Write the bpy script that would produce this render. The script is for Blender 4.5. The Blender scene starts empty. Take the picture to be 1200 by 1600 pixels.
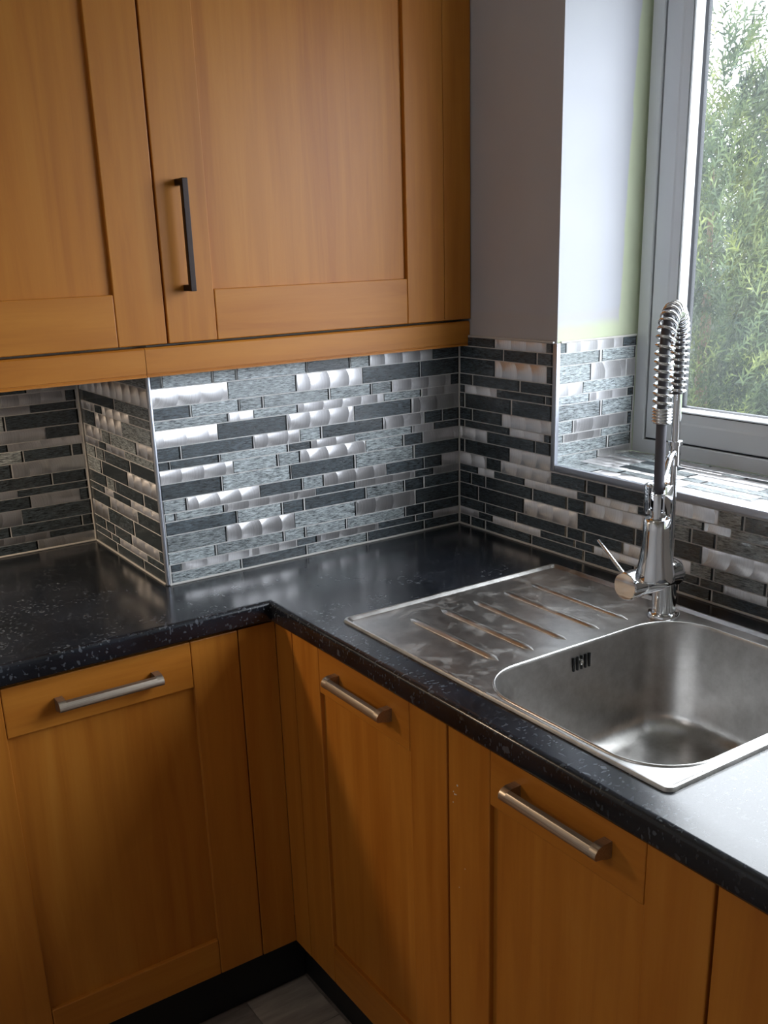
import bpy, bmesh, math, random
import numpy as np
from mathutils import Vector, Matrix
from mathutils.geometry import tessellate_polygon

# ------------------------------------------------------------------ camera
S = bpy.context.scene
COL = S.collection
R_ = math.radians

def camera():
    yaw, pitch, roll = .576106, -.313689, -.034474
    f = Vector((math.sin(yaw)*math.cos(pitch), math.cos(yaw)*math.cos(pitch), math.sin(pitch)))
    r = Vector((math.cos(yaw), -math.sin(yaw), 0)); u = r.cross(f)
    r2 = math.cos(roll)*r + math.sin(roll)*u
    u2 = -math.sin(roll)*r + math.cos(roll)*u
    cd = bpy.data.cameras.new('camera'); co = bpy.data.objects.new('camera', cd); COL.objects.link(co)
    m = Matrix.Identity(4)
    for i in range(3):
        m[i][0], m[i][1], m[i][2] = r2[i], u2[i], -f[i]
    m.translation = (-1.37770, -1.74227, 1.51631)
    co.matrix_world = m
    cd.sensor_fit = 'AUTO'; cd.sensor_width = 36.0
    cd.lens = 1544.397/1600*36
    cd.shift_x = 17.9265/1600; cd.shift_y = 92.722/1600
    cd.clip_start = .05; cd.clip_end = 200
    S.camera = co
camera()

# ------------------------------------------------------------------ light
SKY = 11.0
world = bpy.data.worlds.new('overcast_sky'); S.world = world; world.use_nodes = True
wn = world.node_tree.nodes; wl = world.node_tree.links; wn.clear()
wo = wn.new('ShaderNodeOutputWorld'); wb = wn.new('ShaderNodeBackground')
wt = wn.new('ShaderNodeTexCoord'); wz = wn.new('ShaderNodeSeparateXYZ'); wr = wn.new('ShaderNodeValToRGB')
wl.new(wt.outputs['Generated'], wz.inputs[0]); wl.new(wz.outputs['Z'], wr.inputs['Fac'])
wr.color_ramp.elements[0].position = .0; wr.color_ramp.elements[0].color = (.80, .87, .97, 1)
wr.color_ramp.elements[1].position = .9; wr.color_ramp.elements[1].color = (.92, .97, 1.0, 1)
wl.new(wr.outputs['Color'], wb.inputs['Color']); wb.inputs['Strength'].default_value = SKY
wl.new(wb.outputs[0], wo.inputs[0])

def area(name, loc, rot, sx, sy, power, col, portal=False, shape='RECTANGLE'):
    l = bpy.data.lights.new(name, 'AREA'); l.shape = shape; l.size = sx; l.size_y = sy
    l.energy = power; l.color = col
    if portal: l.cycles.is_portal = True
    o = bpy.data.objects.new(name, l); COL.objects.link(o); o.location = loc; o.rotation_euler = rot
    return o
area('window_portal', (.30, -1.12, 1.60), (0, R_(90), 0), 1.0, 1.62, 1, (1, 1, 1), portal=True)
# warm lamp of the cooker hood further along the left-hand run, and an unseen overhead lamp added as fill
area('hood_lamp', (-1.50, .16, 1.45), (0, R_(-22), 0), .14, .10, 5.6, (1.0, .76, .52))
area('room_fill', (-2.4, -.95, 2.36), (0, 0, 0), .5, .5, 4.6, (1.0, .95, .92))

vs = S.view_settings
vs.view_transform = 'Standard'; vs.look = 'None'; vs.gamma = 1; vs.use_curve_mapping = False
vs.exposure = 0.0
S.display_settings.display_device = 'sRGB'
S.cycles.use_denoising = True
S.cycles.max_bounces = 10; S.cycles.diffuse_bounces = 5; S.cycles.glossy_bounces = 5
S.cycles.transparent_max_bounces = 12; S.cycles.sample_clamp_indirect = 6; S.cycles.caustics_reflective = False
S.cycles.caustics_refractive = False

# ------------------------------------------------------------------ materials
def lin(r, g, b):
    f = lambda c: (c/255/12.92) if c/255 <= .04045 else ((c/255+.055)/1.055)**2.4
    return (f(r), f(g), f(b), 1)

class NT:
    def __init__(s, name):
        s.m = bpy.data.materials.new(name); s.m.use_nodes = True
        s.t = s.m.node_tree; s.t.nodes.clear()
        s.out = s.n('ShaderNodeOutputMaterial'); s.b = s.n('ShaderNodeBsdfPrincipled'); s.l(s.b.outputs[0], s.out.inputs[0])
    def n(s, t, **k):
        x = s.t.nodes.new(t)
        for a, v in k.items(): setattr(x, a, v)
        return x
    def l(s, a, b): s.t.links.new(a, b)
    def set(s, **k):
        for a, v in k.items(): s.b.inputs[a.replace('_', ' ')].default_value = v
        return s
    def math(s, op, a, b=None, c=None):
        x = s.n('ShaderNodeMath', operation=op)
        for i, v in enumerate((a, b, c)):
            if v is None: continue
            if isinstance(v, (int, float)): x.inputs[i].default_value = v
            else: s.l(v, x.inputs[i])
        return x.outputs[0]
    def coords(s, scale=(1, 1, 1), rnd=0.0, kind='Object'):
        tc = s.n('ShaderNodeTexCoord'); mp = s.n('ShaderNodeMapping'); mp.inputs['Scale'].default_value = scale
        v = tc.outputs[kind]
        if rnd:
            oi = s.n('ShaderNodeObjectInfo'); ad = s.n('ShaderNodeVectorMath', operation='ADD'); mu = s.math('MULTIPLY', oi.outputs['Random'], rnd)
            cb = s.n('ShaderNodeCombineXYZ'); s.l(mu, cb.inputs[0]); s.l(mu, cb.inputs[1]); s.l(mu, cb.inputs[2])
            s.l(v, ad.inputs[0]); s.l(cb.outputs[0], ad.inputs[1]); v = ad.outputs[0]
        s.l(v, mp.inputs['Vector']); return mp.outputs[0]
    def noise(s, vec, scale, detail=4, rough=.55, dist=0):
        x = s.n('ShaderNodeTexNoise'); x.inputs['Scale'].default_value = scale; x.inputs['Detail'].default_value = detail
        x.inputs['Roughness'].default_value = rough; x.inputs['Distortion'].default_value = dist
        s.l(vec, x.inputs['Vector']); return x.outputs['Fac']
    def ramp(s, fac, stops):
        x = s.n('ShaderNodeValToRGB'); e = x.color_ramp.elements
        while len(e) < len(stops): e.new(.5)
        for el, (p, c) in zip(e, stops): el.position = p; el.color = c
        s.l(fac, x.inputs['Fac']); return x.outputs['Color']
    def mix(s, fac, a, b, blend='MIX'):
        x = s.n('ShaderNodeMix', data_type='RGBA', blend_type=blend)
        for i, v in ((0, fac), (6, a), (7, b)):
            if isinstance(v, (int, float, tuple)): x.inputs[i].default_value = v
            else: s.l(v, x.inputs[i])
        return x.outputs[2]
    def bump(s, h, strength=.2, dist=.001):
        x = s.n('ShaderNodeBump'); x.inputs['Strength'].default_value = strength; x.inputs['Distance'].default_value = dist
        s.l(h, x.inputs['Height']); s.l(x.outputs[0], s.b.inputs['Normal'])
    def color(s, c): s.l(c, s.b.inputs['Base Color'])

def g(v): return (v, v, v, 1)

def wood(name, horizontal=False):
    m = NT(name); sc = (3, 40, 40) if horizontal else (40, 40, 2.2)
    v = m.coords(sc, rnd=7.3)
    n1 = m.noise(v, 1.0, 6, .6, .6)
    v2 = m.coords((1.5, 11, 11) if horizontal else (11, 11, .8), rnd=3.1)
    n2 = m.noise(v2, 1.0, 3, .5, 1.2)
    c = m.ramp(n1, [(.25, WOOD_D), (.55, WOOD_M), (.8, WOOD_L)])
    c2 = m.ramp(n2, [(.30, lin(163, 95, 27)), (.65, lin(189, 124, 47))])
    m.color(m.mix(.45, c, c2)); m.set(Roughness=.42, Specular_IOR_Level=.35)
    m.bump(n1, .05, .0006)
    return m.m
WOOD_D, WOOD_M, WOOD_L = lin(154, 89, 25), lin(181, 115, 39), lin(194, 132, 54)
M = {}
M['wood'] = wood('honey_wood'); M['wood_h'] = wood('honey_wood_rail', True)

def plain(name, col, rough=.5, metal=0.0, **k):
    m = NT(name); m.set(Base_Color=col, Roughness=rough, Metallic=metal, **k); return m.m
M['black'] = plain('black_void', lin(14, 13, 13), .8)
M['plinth'] = plain('black_plinth', lin(16, 16, 17), .5)
M['upvc'] = plain('white_upvc', lin(226, 228, 232), .32)
M['gasket'] = plain('window_gasket', lin(30, 32, 40), .6)
M['carcass'] = plain('carcass_board', lin(190, 150, 100), .5)
M['chrome'] = plain('polished_chrome', (.78, .79, .81, 1), .06, 1.0)
M['hose'] = plain('grey_hose', lin(88, 86, 92), .35)
M['alu'] = plain('aluminium_trim', lin(186, 190, 200), .42, .75)
M['shaded_nickel'] = plain('nickel_dark_reflection', lin(44, 36, 34), .35, .7)  # nickel handle; the dark room it mirrors is put into the colour
M['sealant'] = plain('pale_sealant', lin(205, 202, 198), .5)
M['reflector'] = plain('pale_reflector', lin(188, 186, 180), .8)  # for the unseen slab that throws daylight back indoors
M['plaster'] = plain('plaster', lin(190, 185, 178), .9)
M['ceiling'] = plain('ceiling_paint', lin(225, 222, 215), .9)
M['room'] = plain('room_paint', lin(222, 221, 220), .9)
M['screw'] = plain('screw_steel', (.6, .6, .6, 1), .25, 1.0)
M['bark'] = plain('bark', lin(88, 70, 54), .9)

def m_nickel():
    m = NT('brushed_nickel'); v = m.coords((1.2, 160, 160)); n = m.noise(v, 6, 3)
    m.color(m.ramp(n, [(.3, lin(150, 138, 126)), (.7, lin(196, 184, 170))])); m.set(Metallic=.9, Roughness=.33)
    m.bump(n, .08, .0003); return m.m
M['nickel'] = m_nickel()

def m_steel(name, scale_film):
    # satin steel; the drainer carries patches of dried limescale
    m = NT(name); v = m.coords((14, 14, 14)); n = m.noise(v, 3, 6, .7)
    v2 = m.coords((4, 160, 160)); n2 = m.noise(v2, 5, 4)
    base = m.ramp(n, [(.3, (.44, .43, .42, 1)), (.7, (.60, .59, .58, 1))])
    r = m.n('ShaderNodeMapRange'); r.inputs[3].default_value = .22; r.inputs[4].default_value = .42; m.l(n, r.inputs[0])
    if scale_film:
        sm = m.n('ShaderNodeMapRange', interpolation_type='SMOOTHSTEP'); sm.inputs[1].default_value = .50; sm.inputs[2].default_value = .68
        m.l(m.noise(m.coords((1, 1, 1)), 19, 6, .65, .5), sm.inputs[0]); f = m.math('MULTIPLY', sm.outputs[0], scale_film)
        m.color(m.mix(f, base, lin(176, 174, 170))); m.l(m.math('SUBTRACT', 1.0, m.math('MULTIPLY', f, .9)), m.b.inputs['Metallic'])
        m.l(m.math('ADD', r.outputs[0], m.math('MULTIPLY', f, .25)), m.b.inputs['Roughness'])
    else:
        m.color(base); m.set(Metallic=1.0); m.l(r.outputs[0], m.b.inputs['Roughness'])
    m.bump(n2, .05, .0002); return m.m
M['steel_film'] = m_steel('limescaled_steel', .34)
M['steel'] = m_steel('stainless_steel', 0)

def m_worktop():
    m = NT('black_flecked_laminate')
    v = m.coords((1, 1, 1)); big = m.noise(v, 9, 4, .6)
    v1 = m.coords((1.0, 1.7, 1)); v2 = m.coords((1.8, .8, 1))
    fine = m.noise(m.coords((1, 1, 1)), 260, 2, .5)
    def flakes(vec, scale, lo, hi):
        r = m.n('ShaderNodeMapRange', interpolation_type='SMOOTHSTEP'); r.inputs[1].default_value = lo; r.inputs[2].default_value = hi
        m.l(m.noise(vec, scale, 1.5, .5, 0), r.inputs[0]); return r.outputs[0]
    f1 = flakes(v1, 125, .615, .66); f2 = flakes(v2, 66, .665, .69); mask = flakes(v, 14, .40, .62)
    fl = m.math('MULTIPLY', m.math('MAXIMUM', m.math('MULTIPLY', f1, .34), m.math('MULTIPLY', f2, .38)), m.math('MULTIPLY_ADD', mask, .8, .2))
    base = m.ramp(big, [(.3, lin(15, 17, 22)), (.7, lin(33, 37, 45))])
    m.color(m.mix(fl, base, lin(122, 128, 136))); m.set(Roughness=.21, Specular_IOR_Level=.6)
    m.bump(fine, .06, .0004); return m.m
M['worktop'] = m_worktop()

def m_grout():
    m = NT('pale_grout'); n = m.noise(m.coords(), 120, 3); m.color(m.ramp(n, [(.3, lin(206, 205, 204)), (.7, lin(226, 225, 224))])); m.set(Roughness=.7); return m.m
M['grout'] = m_grout()

def m_glass_tile(name, lo, hi, rough):
    # crinkled, horizontally streaked backing seen through the glass, with a rippled surface
    m = NT(name)
    v = m.coords((75, 1, 520), rnd=19); n = m.noise(v, 1, 4, .78, .25)
    v2 = m.coords((30, 1, 60), rnd=11); n2 = m.noise(v2, 1, 2, .5)
    oi = m.n('ShaderNodeObjectInfo')
    c = m.ramp(n, [(.36, lo), (.50, tuple(.5*(a+b) for a, b in zip(lo, hi))), (.66, hi)])
    t = m.math('MULTIPLY_ADD', oi.outputs['Random'], .55, .70)
    t = m.math('MULTIPLY', t, m.math('MULTIPLY_ADD', n2, .7, .65))
    hs = m.n('ShaderNodeHueSaturation'); m.l(t, hs.inputs['Value']); m.l(c, hs.inputs['Color'])
    m.color(hs.outputs[0]); m.set(Roughness=rough, Specular_IOR_Level=.62, Coat_Weight=.35, Coat_Roughness=.08)
    m.bump(n, .75, .0009); return m.m
M['G'] = m_glass_tile('mid_grey_glass', lin(40, 48, 52), lin(206, 216, 220), .20)
M['D'] = m_glass_tile('dark_grey_glass', lin(14, 18, 22), lin(92, 104, 112), .18)
M['edge'] = plain('dark_glass_edge', lin(14, 17, 20), .2)

def m_metal_tile():
    m = NT('swirled_aluminium')
    tc = m.n('ShaderNodeTexCoord'); sp = m.n('ShaderNodeSeparateXYZ'); m.l(tc.outputs['Object'], sp.inputs[0])
    oi = m.n('ShaderNodeObjectInfo'); P = .046; RR = .034
    u = m.math('ADD', sp.outputs['X'], m.math('MULTIPLY', oi.outputs['Random'], .046))
    w = sp.outputs['Z']; w = m.math('ADD', w, m.math('MULTIPLY_ADD', oi.outputs['Random'], .016, -.008))
    arc = m.math('SQRT', m.math('MAXIMUM', m.math('SUBTRACT', RR*RR, m.math('MULTIPLY', w, w)), 0))
    c = m.math('FLOOR', m.math('DIVIDE', m.math('SUBTRACT', u, arc), P))
    du = m.math('SUBTRACT', u, m.math('MULTIPLY', c, P))
    rx = m.math('SUBTRACT', du, P*.55)
    cb = m.n('ShaderNodeCombineXYZ'); m.l(rx, cb.inputs[0]); m.l(w, cb.inputs[2])
    vt = m.n('ShaderNodeVectorTransform', vector_type='VECTOR', convert_from='OBJECT', convert_to='WORLD'); m.l(cb.outputs[0], vt.inputs[0])
    nm = m.n('ShaderNodeVectorMath', operation='NORMALIZE'); m.l(vt.outputs[0], nm.inputs[0]); m.l(nm.outputs[0], m.b.inputs['Tangent'])
    th = m.math('ARCTAN2', w, rx)
    cv = m.n('ShaderNodeCombineXYZ'); m.l(m.math('MULTIPLY', th, 3.0), cv.inputs[0]); m.l(m.math('MULTIPLY', c, 7.7), cv.inputs[1]); m.l(oi.outputs['Random'], cv.inputs[2])
    n = m.noise(cv.outputs[0], 1, 3)
    rad = m.math('SQRT', m.math('ADD', m.math('MULTIPLY', rx, rx), m.math('MULTIPLY', w, w)))
    cr = m.n('ShaderNodeCombineXYZ'); m.l(m.math('MULTIPLY', rad, 900), cr.inputs[0]); m.l(m.math('MULTIPLY', c, 3.3), cr.inputs[1])
    nr = m.noise(cr.outputs[0], 1, 2)
    m.color(m.ramp(nr, [(.3, lin(196, 194, 196)), (.7, lin(228, 227, 229))]))
    m.set(Metallic=.92, Roughness=.40, Anisotropic=.6)
    # each pass of the tool leaves a shallow dished scallop: tilt the normal across it
    tx = m.math('MULTIPLY_ADD', m.math('DIVIDE', du, P), .40, -.20)
    tx = m.math('ADD', tx, m.math('MULTIPLY_ADD', n, .20, -.10))
    tz = m.math('MULTIPLY', m.math('SINE', m.math('MULTIPLY', th, 2.0)), .05)
    tz = m.math('ADD', m.math('ADD', tz, m.math('MULTIPLY', sp.outputs['Z'], 9.0)), m.math('MULTIPLY_ADD', oi.outputs['Random'], .14, -.03))
    cn = m.n('ShaderNodeCombineXYZ'); m.l(tx, cn.inputs[0]); cn.inputs[1].default_value = -1; m.l(tz, cn.inputs[2])
    vn = m.n('ShaderNodeVectorTransform', vector_type='VECTOR', convert_from='OBJECT', convert_to='WORLD'); m.l(cn.outputs[0], vn.inputs[0])
    n2 = m.n('ShaderNodeVectorMath', operation='NORMALIZE'); m.l(vn.outputs[0], n2.inputs[0]); m.l(n2.outputs[0], m.b.inputs['Normal']); return m.m
M['S'] = m_metal_tile()

def m_paint():
    # grey emulsion; next to the window frame and above the tiles it stops short and a pale green undercoat shows
    m = NT('grey_emulsion'); tc = m.n('ShaderNodeTexCoord'); sp = m.n('ShaderNodeSeparateXYZ'); m.l(tc.outputs['Object'], sp.inputs[0])
    n = m.noise(tc.outputs['Object'], 26, 3); n0 = m.noise(tc.outputs['Object'], 5, 2)
    wob = m.math('MULTIPLY_ADD', n0, .03, -.015); wob2 = m.math('MULTIPLY_ADD', n, .008, -.004)
    # strip narrows upwards: edge x = .165 + .03*(z-1.33)/.6
    ex = m.math('MULTIPLY_ADD', m.math('SUBTRACT', sp.outputs['Z'], 1.33), .05, .168)
    ex = m.math('ADD', ex, m.math('ADD', wob, wob2))
    def smooth(a, lo, hi):
        r = m.n('ShaderNodeMapRange', interpolation_type='SMOOTHSTEP'); r.inputs[1].default_value = lo; r.inputs[2].default_value = hi; m.l(a, r.inputs[0]); return r.outputs[0]
    a = smooth(m.math('SUBTRACT', sp.outputs['X'], ex), -.002, .004)
    b = smooth(m.math('SUBTRACT', m.math('ADD', 1.366, wob2), sp.outputs['Z']), -.012, .012)
    onrev = m.math('GREATER_THAN', sp.outputs['X'], .008)
    f = m.math('MULTIPLY', m.math('MAXIMUM', a, b), onrev)
    grey = m.ramp(n0, [(.3, lin(186, 188, 198)), (.7, lin(192, 194, 203))])
    # thin coat above the tiles of the window wall
    thin = smooth(m.math('SUBTRACT', m.math('ADD', 1.385, wob), sp.outputs['Z']), -.008, .008)
    grey = m.mix(m.math('MULTIPLY', thin, .35), grey, lin(196, 190, 186))
    m.color(m.mix(f, grey, lin(200, 208, 180))); m.set(Roughness=.75)
    m.bump(m.noise(tc.outputs['Object'], 220, 3), .05, .0006); return m.m
M['paint'] = m_paint()

def m_pane():
    # window glass with a faint translucent veil put in as haze over the view
    m = NT('window_glass'); t = m.t; t.nodes.remove(m.b)
    tr = m.n('ShaderNodeBsdfTransparent'); gl = m.n('ShaderNodeBsdfGlossy'); gl.inputs['Roughness'].default_value = .02
    fr = m.n('ShaderNodeFresnel'); fr.inputs['IOR'].default_value = 1.45
    tl = m.n('ShaderNodeBsdfTranslucent'); tl.inputs['Color'].default_value = (.9, .95, 1, 1)
    n = m.noise(m.coords((3, 3, 3)), 2, 4); r = m.n('ShaderNodeMapRange'); r.inputs[3].default_value = .006; r.inputs[4].default_value = .020; m.l(n, r.inputs[0])
    a = m.n('ShaderNodeMixShader'); m.l(r.outputs[0], a.inputs[0]); m.l(tr.outputs[0], a.inputs[1]); m.l(tl.outputs[0], a.inputs[2])
    ge = m.n('ShaderNodeNewGeometry'); front = m.math('SUBTRACT', 1, ge.outputs['Backfacing'])
    b = m.n('ShaderNodeMixShader'); m.l(m.math('MULTIPLY', fr.outputs[0], front), b.inputs[0]); m.l(a.outputs[0], b.inputs[1]); m.l(gl.outputs[0], b.inputs[2])
    m.l(b.outputs[0], m.out.inputs[0]); return m.m
M['pane'] = m_pane()

def m_foliage():
    m = NT('conifer_foliage'); n = m.noise(m.coords((1, 1, 1)), 3.2, 4, .6); n2 = m.noise(m.coords((1, 1, 1)), 30, 2)
    c = m.ramp(n, [(.35, lin(30, 44, 40)), (.50, lin(60, 76, 46)), (.64, lin(112, 120, 60))])
    m.color(m.mix(.3, c, m.ramp(n2, [(.3, lin(34, 48, 40)), (.7, lin(92, 100, 60))]))); m.set(Roughness=.7)
    return m.m
M['foliage'] = m_foliage()
def m_lawn():
    m = NT('lawn'); n = m.noise(m.coords(), 12, 5); m.color(m.ramp(n, [(.3, lin(44, 58, 32)), (.7, lin(70, 84, 46))])); m.set(Roughness=.9); return m.m
M['lawn'] = m_lawn()
def m_vinyl(name, a, b):
    m = NT(name); n = m.noise(m.coords((4, 22, 4), rnd=5), 3, 5); m.color(m.ramp(n, [(.3, a), (.7, b)])); m.set(Roughness=.5); return m.m
M['vinyl'] = [m_vinyl('pale_floor_vinyl', lin(150, 138, 126), lin(182, 168, 154)), m_vinyl('mid_floor_vinyl', lin(118, 108, 100), lin(148, 136, 126)), m_vinyl('dark_floor_vinyl', lin(78, 72, 68), lin(104, 96, 90))]

# ------------------------------------------------------------------ helpers
class MB:
    """collects vertices and faces, then links them as one mesh object"""
    def __init__(s): s.v = []; s.f = []; s.mi = []; s.cur = 0
    def add(s, vs, fs):
        o = len(s.v); s.v += [tuple(v) for v in vs]; s.f += [tuple(i+o for i in f) for f in fs]; s.mi += [s.cur]*len(fs); return s
    def box(s, x0, x1, y0, y1, z0, z1):
        return s.add([(x, y, z) for x in (x0, x1) for y in (y0, y1) for z in (z0, z1)],
                     [(0, 1, 3, 2), (4, 6, 7, 5), (0, 4, 5, 1), (2, 3, 7, 6), (0, 2, 6, 4), (1, 5, 7, 3)])
    def bbox(s, x0, x1, y0, y1, z0, z1, b=.0015):
        """box with chamfered edges"""
        bm = bmesh.new(); bmesh.ops.create_cube(bm, size=1)
        for v in bm.verts: v.co = Vector(((x0+x1)/2+v.co.x*(x1-x0), (y0+y1)/2+v.co.y*(y1-y0), (z0+z1)/2+v.co.z*(z1-z0)))
        bmesh.ops.bevel(bm, geom=list(bm.edges), offset=b, segments=2, profile=.5, affect='EDGES')
        bm.verts.index_update(); s.add([v.co[:] for v in bm.verts], [[v.index for v in f.verts] for f in bm.faces]); bm.free(); return s
    def loops(s, loops, closed=True, cap0=False, cap1=False):
        o = len(s.v); n = len(loops[0])
        for L in loops: s.v += [tuple(p) for p in L]
        for i in range(len(loops)-1):
            for j in range(n if closed else n-1):
                a = o+i*n+j; b = o+i*n+(j+1) % n; s.f.append((a, b, b+n, a+n)); s.mi.append(s.cur)
        if cap0: s.f.append(tuple(o+j for j in range(n))[::-1]); s.mi.append(s.cur)
        if cap1: s.f.append(tuple(o+(len(loops)-1)*n+j for j in range(n))); s.mi.append(s.cur)
        return s
    def lathe(s, c, axis, prof, n=32, cap0=True, cap1=True):
        """prof = [(distance along axis, radius)]"""
        a = Vector(axis).normalized(); t = Vector((0, 0, 1)) if abs(a.z) < .9 else Vector((1, 0, 0))
        e1 = a.cross(t).normalized(); e2 = a.cross(e1)
        L = [[Vector(c)+a*h+(e1*math.cos(2*math.pi*k/n)+e2*math.sin(2*math.pi*k/n))*r for k in range(n)] for h, r in prof]
        return s.loops(L, True, cap0, cap1)
    def tube(s, pts, rad, n=12, caps=True):
        pts = [Vector(p) for p in pts]; L = []; prev = None
        for i, p in enumerate(pts):
            d = (pts[min(i+1, len(pts)-1)]-pts[max(i-1, 0)]).normalized()
            if prev is None:
                t = Vector((0, 0, 1)) if abs(d.z) < .9 else Vector((1, 0, 0)); e = d.cross(t).normalized()
            else: e = (prev-d*prev.dot(d)).normalized()
            prev = e; e2 = d.cross(e); r = rad[i] if isinstance(rad, (list, tuple)) else rad
            L.append([p+(e*math.cos(2*math.pi*k/n)+e2*math.sin(2*math.pi*k/n))*r for k in range(n)])
        return s.loops(L, True, caps, caps)
    def poly(s, outer, holes=()):
        allp = [Vector(p) for p in outer]; rings = [[Vector(p) for p in outer]]
        for h in holes: rings.append([Vector(p) for p in h]); allp += [Vector(p) for p in h]
        return s.add(allp, tessellate_polygon(rings))
    def build(s, name, mats, parent=None, smooth=None, fix=True):
        me = bpy.data.meshes.new(name); me.from_pydata(s.v, [], s.f)
        if not isinstance(mats, (list, tuple)): mats = [mats]
        for m in mats: me.materials.append(m)
        if len(mats) > 1: me.polygons.foreach_set('material_index', s.mi)
        if fix:
            bm = bmesh.new(); bm.from_mesh(me); bmesh.ops.recalc_face_normals(bm, faces=bm.faces); bm.to_mesh(me); bm.free()
        if smooth:
            me.polygons.foreach_set('use_smooth', [True]*len(me.polygons)); me.set_sharp_from_angle(angle=R_(smooth))
        me.update()
        o = bpy.data.objects.new(name, me); COL.objects.link(o)
        if parent is not None: o.parent = parent
        return o

def tag(o, label=None, cat=None, group=None, kind=None):
    if label: o['label'] = label
    if cat: o['category'] = cat
    if group: o['group'] = group
    if kind: o['kind'] = kind
    return o
def empty(name, loc=(0, 0, 0), rz=0, parent=None):
    o = bpy.data.objects.new(name, None); COL.objects.link(o); o.location = loc; o.rotation_euler = (0, 0, rz); o.empty_display_size = .05
    if parent is not None: o.parent = parent
    return o
def rrect(x0, x1, y0, y1, r, z, n=8):
    P = []
    for cx, cy, a in ((x1-r, y1-r, 0), (x0+r, y1-r, 90), (x0+r, y0+r, 180), (x1-r, y0+r, 270)):
        for k in range(n+1):
            t = R_(a+90*k/n); P.append((cx+r*math.cos(t), cy+r*math.sin(t), z))
    return P

# ------------------------------------------------------------------ dimensions (metres)
ZW = .91            # worktop surface
XC, YD = -.7197, .4156   # outer corner of the boxing, recessed wall behind the left-hand run
YW, ZS, WD = -.3057, 1.093, .225   # window reveal: jamb, sill, depth
ZT = 1.333          # top of the tiles
CEIL = 2.40
XL, YF = -3.1, -3.3
# ------------------------------------------------------------------ setting: room shell
def struct(o, label=None, cat=None): o['kind'] = 'structure'; return tag(o, label, cat)
TH = .007   # tile and adhesive thickness
struct(MB().box(XL-.1, .4, YF-.1, YD+.2, -.1, -.002).build('floor', M['vinyl'][1]), 'patchwork grey vinyl floor below the black plinths', 'floor')
struct(MB().box(XL-.1, .4, YF-.1, YD+.2, CEIL, CEIL+.1).build('ceiling', M['ceiling']), 'plain white kitchen ceiling above the wall cabinets', 'ceiling')
w_back = struct(MB().box(XC+TH, .007, TH, YD+TH-.0005, 0, 1.366).build('wall_back', M['plaster']), 'boxed-out back wall under the right wall cabinet, covered in grey mosaic strips', 'wall')
w_rec = struct(MB().box(XL, .007, YD+TH, YD+.2, 0, CEIL).build('wall_back_recess', M['plaster']), 'recessed tiled wall at far left behind the deeper worktop', 'wall')
w_ret = struct(MB().box(XC+.0072, XC+.0078, TH+.002, YD+TH, ZW, 1.364).build('wall_back_return', M['plaster']), 'narrow tiled side of the boxing facing left', 'wall')
wr_ = MB()
YE = -1.95; ZH = 2.12
wr_.box(TH, .34, YW+TH, YD+.2, 0, CEIL).box(TH, .34, YE, YW+TH, 0, ZS-TH).box(TH, .34, YE, YW+TH, ZH, CEIL).box(TH, .34, YF-.1, YE, 0, CEIL)
w_right = struct(wr_.build('wall_right', M['paint']), 'grey painted window wall with mosaic tiles behind the sink', 'wall')
struct(MB().box(XL-.1, XL, YF-.1, YD+.2, 0, CEIL).build('wall_left', M['room']))
struct(MB().box(XL-.1, .34, YF-.2, YF-.1, 0, CEIL).build('wall_front', M['room']))

# ------------------------------------------------------------------ mosaic tiles
ROWS = [.002, .0245, .0405, .0645, .098, .125, .1415, .168, .199, .225, .2418, .2685, .301, .3187, .343, .3777, .4025, .423]
TILES_MAIN=[
(15,'D-714:-692 G-691:-590 G-589:-540 G-539:-385 D-384:-283 G-282:-234 S-232:-74 D-72:1'),
(14,'S-716:-562 G-561:-410 S-409:-256 D-254:-106 D-104:0'),
(13,'D-716:-641 G-639:-539 G-538:-488 G-486:-336 G-333:-233 G-231:-180 S-178:-24 D-23:0'),
(12,'G-716:-564 S-562:-511 G-510:-410 S-408:-254 S-253:-203 G-202:-104 S-102:0'),
(11,'S-715:-590 D-589:-437 S-435:-281 D-278:-130 S-127:0'),
(10,'D-715:-668 D-666:-514 S-512:-411 G-409:-359 D-356:-205 S-204:-98 D-96:-48 D-46:-1'),
(9,'D-714:-692 D-691:-590 G-588:-438 D-436:-384 S-383:-280 G-279:-130 S-128:-72 D-71:-2'),
(8,'S-714:-563 G-562:-463 G-461:-411 S-409:-254 G-252:-154 D-151:-102 S-101:-1'),
(7,'D-714:-589 G-587:-435 D-434:-281 G-278:-127 D-124:-2'),
(6,'G-713:-665 S-663:-509 D-508:-410 G-408:-358 S-357:-202 D-201:-100 D-98:-50 S-48:-1'),
(5,'G-712:-690 G-689:-588 S-587:-432 S-431:-380 D-379:-281 S-280:-126 D-124:-74 S-73:-1'),
(4,'D-712:-562 G-561:-460 D-458:-409 D-406:-256 G-254:-154 D-152:-102 D-98:-2'),
(3,'G-713:-587 S-586:-433 G-433:-282 S-281:-127 D-124:-3'),
(2,'G-713:-613 G-611:-460 G-458:-409 G-407:-308 G-306:-153 D-151:-102 D-99:-3'),
(1,'D-710:-687 S-686:-536 S-534:-432 D-430:-382 S-382:-227 D-226:-127 D-124:-76 S-74:-2'),
(0,'G-710:-560 D-558:-408 G-406:-256 D-254:-103 D-100:-3'),
]
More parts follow.
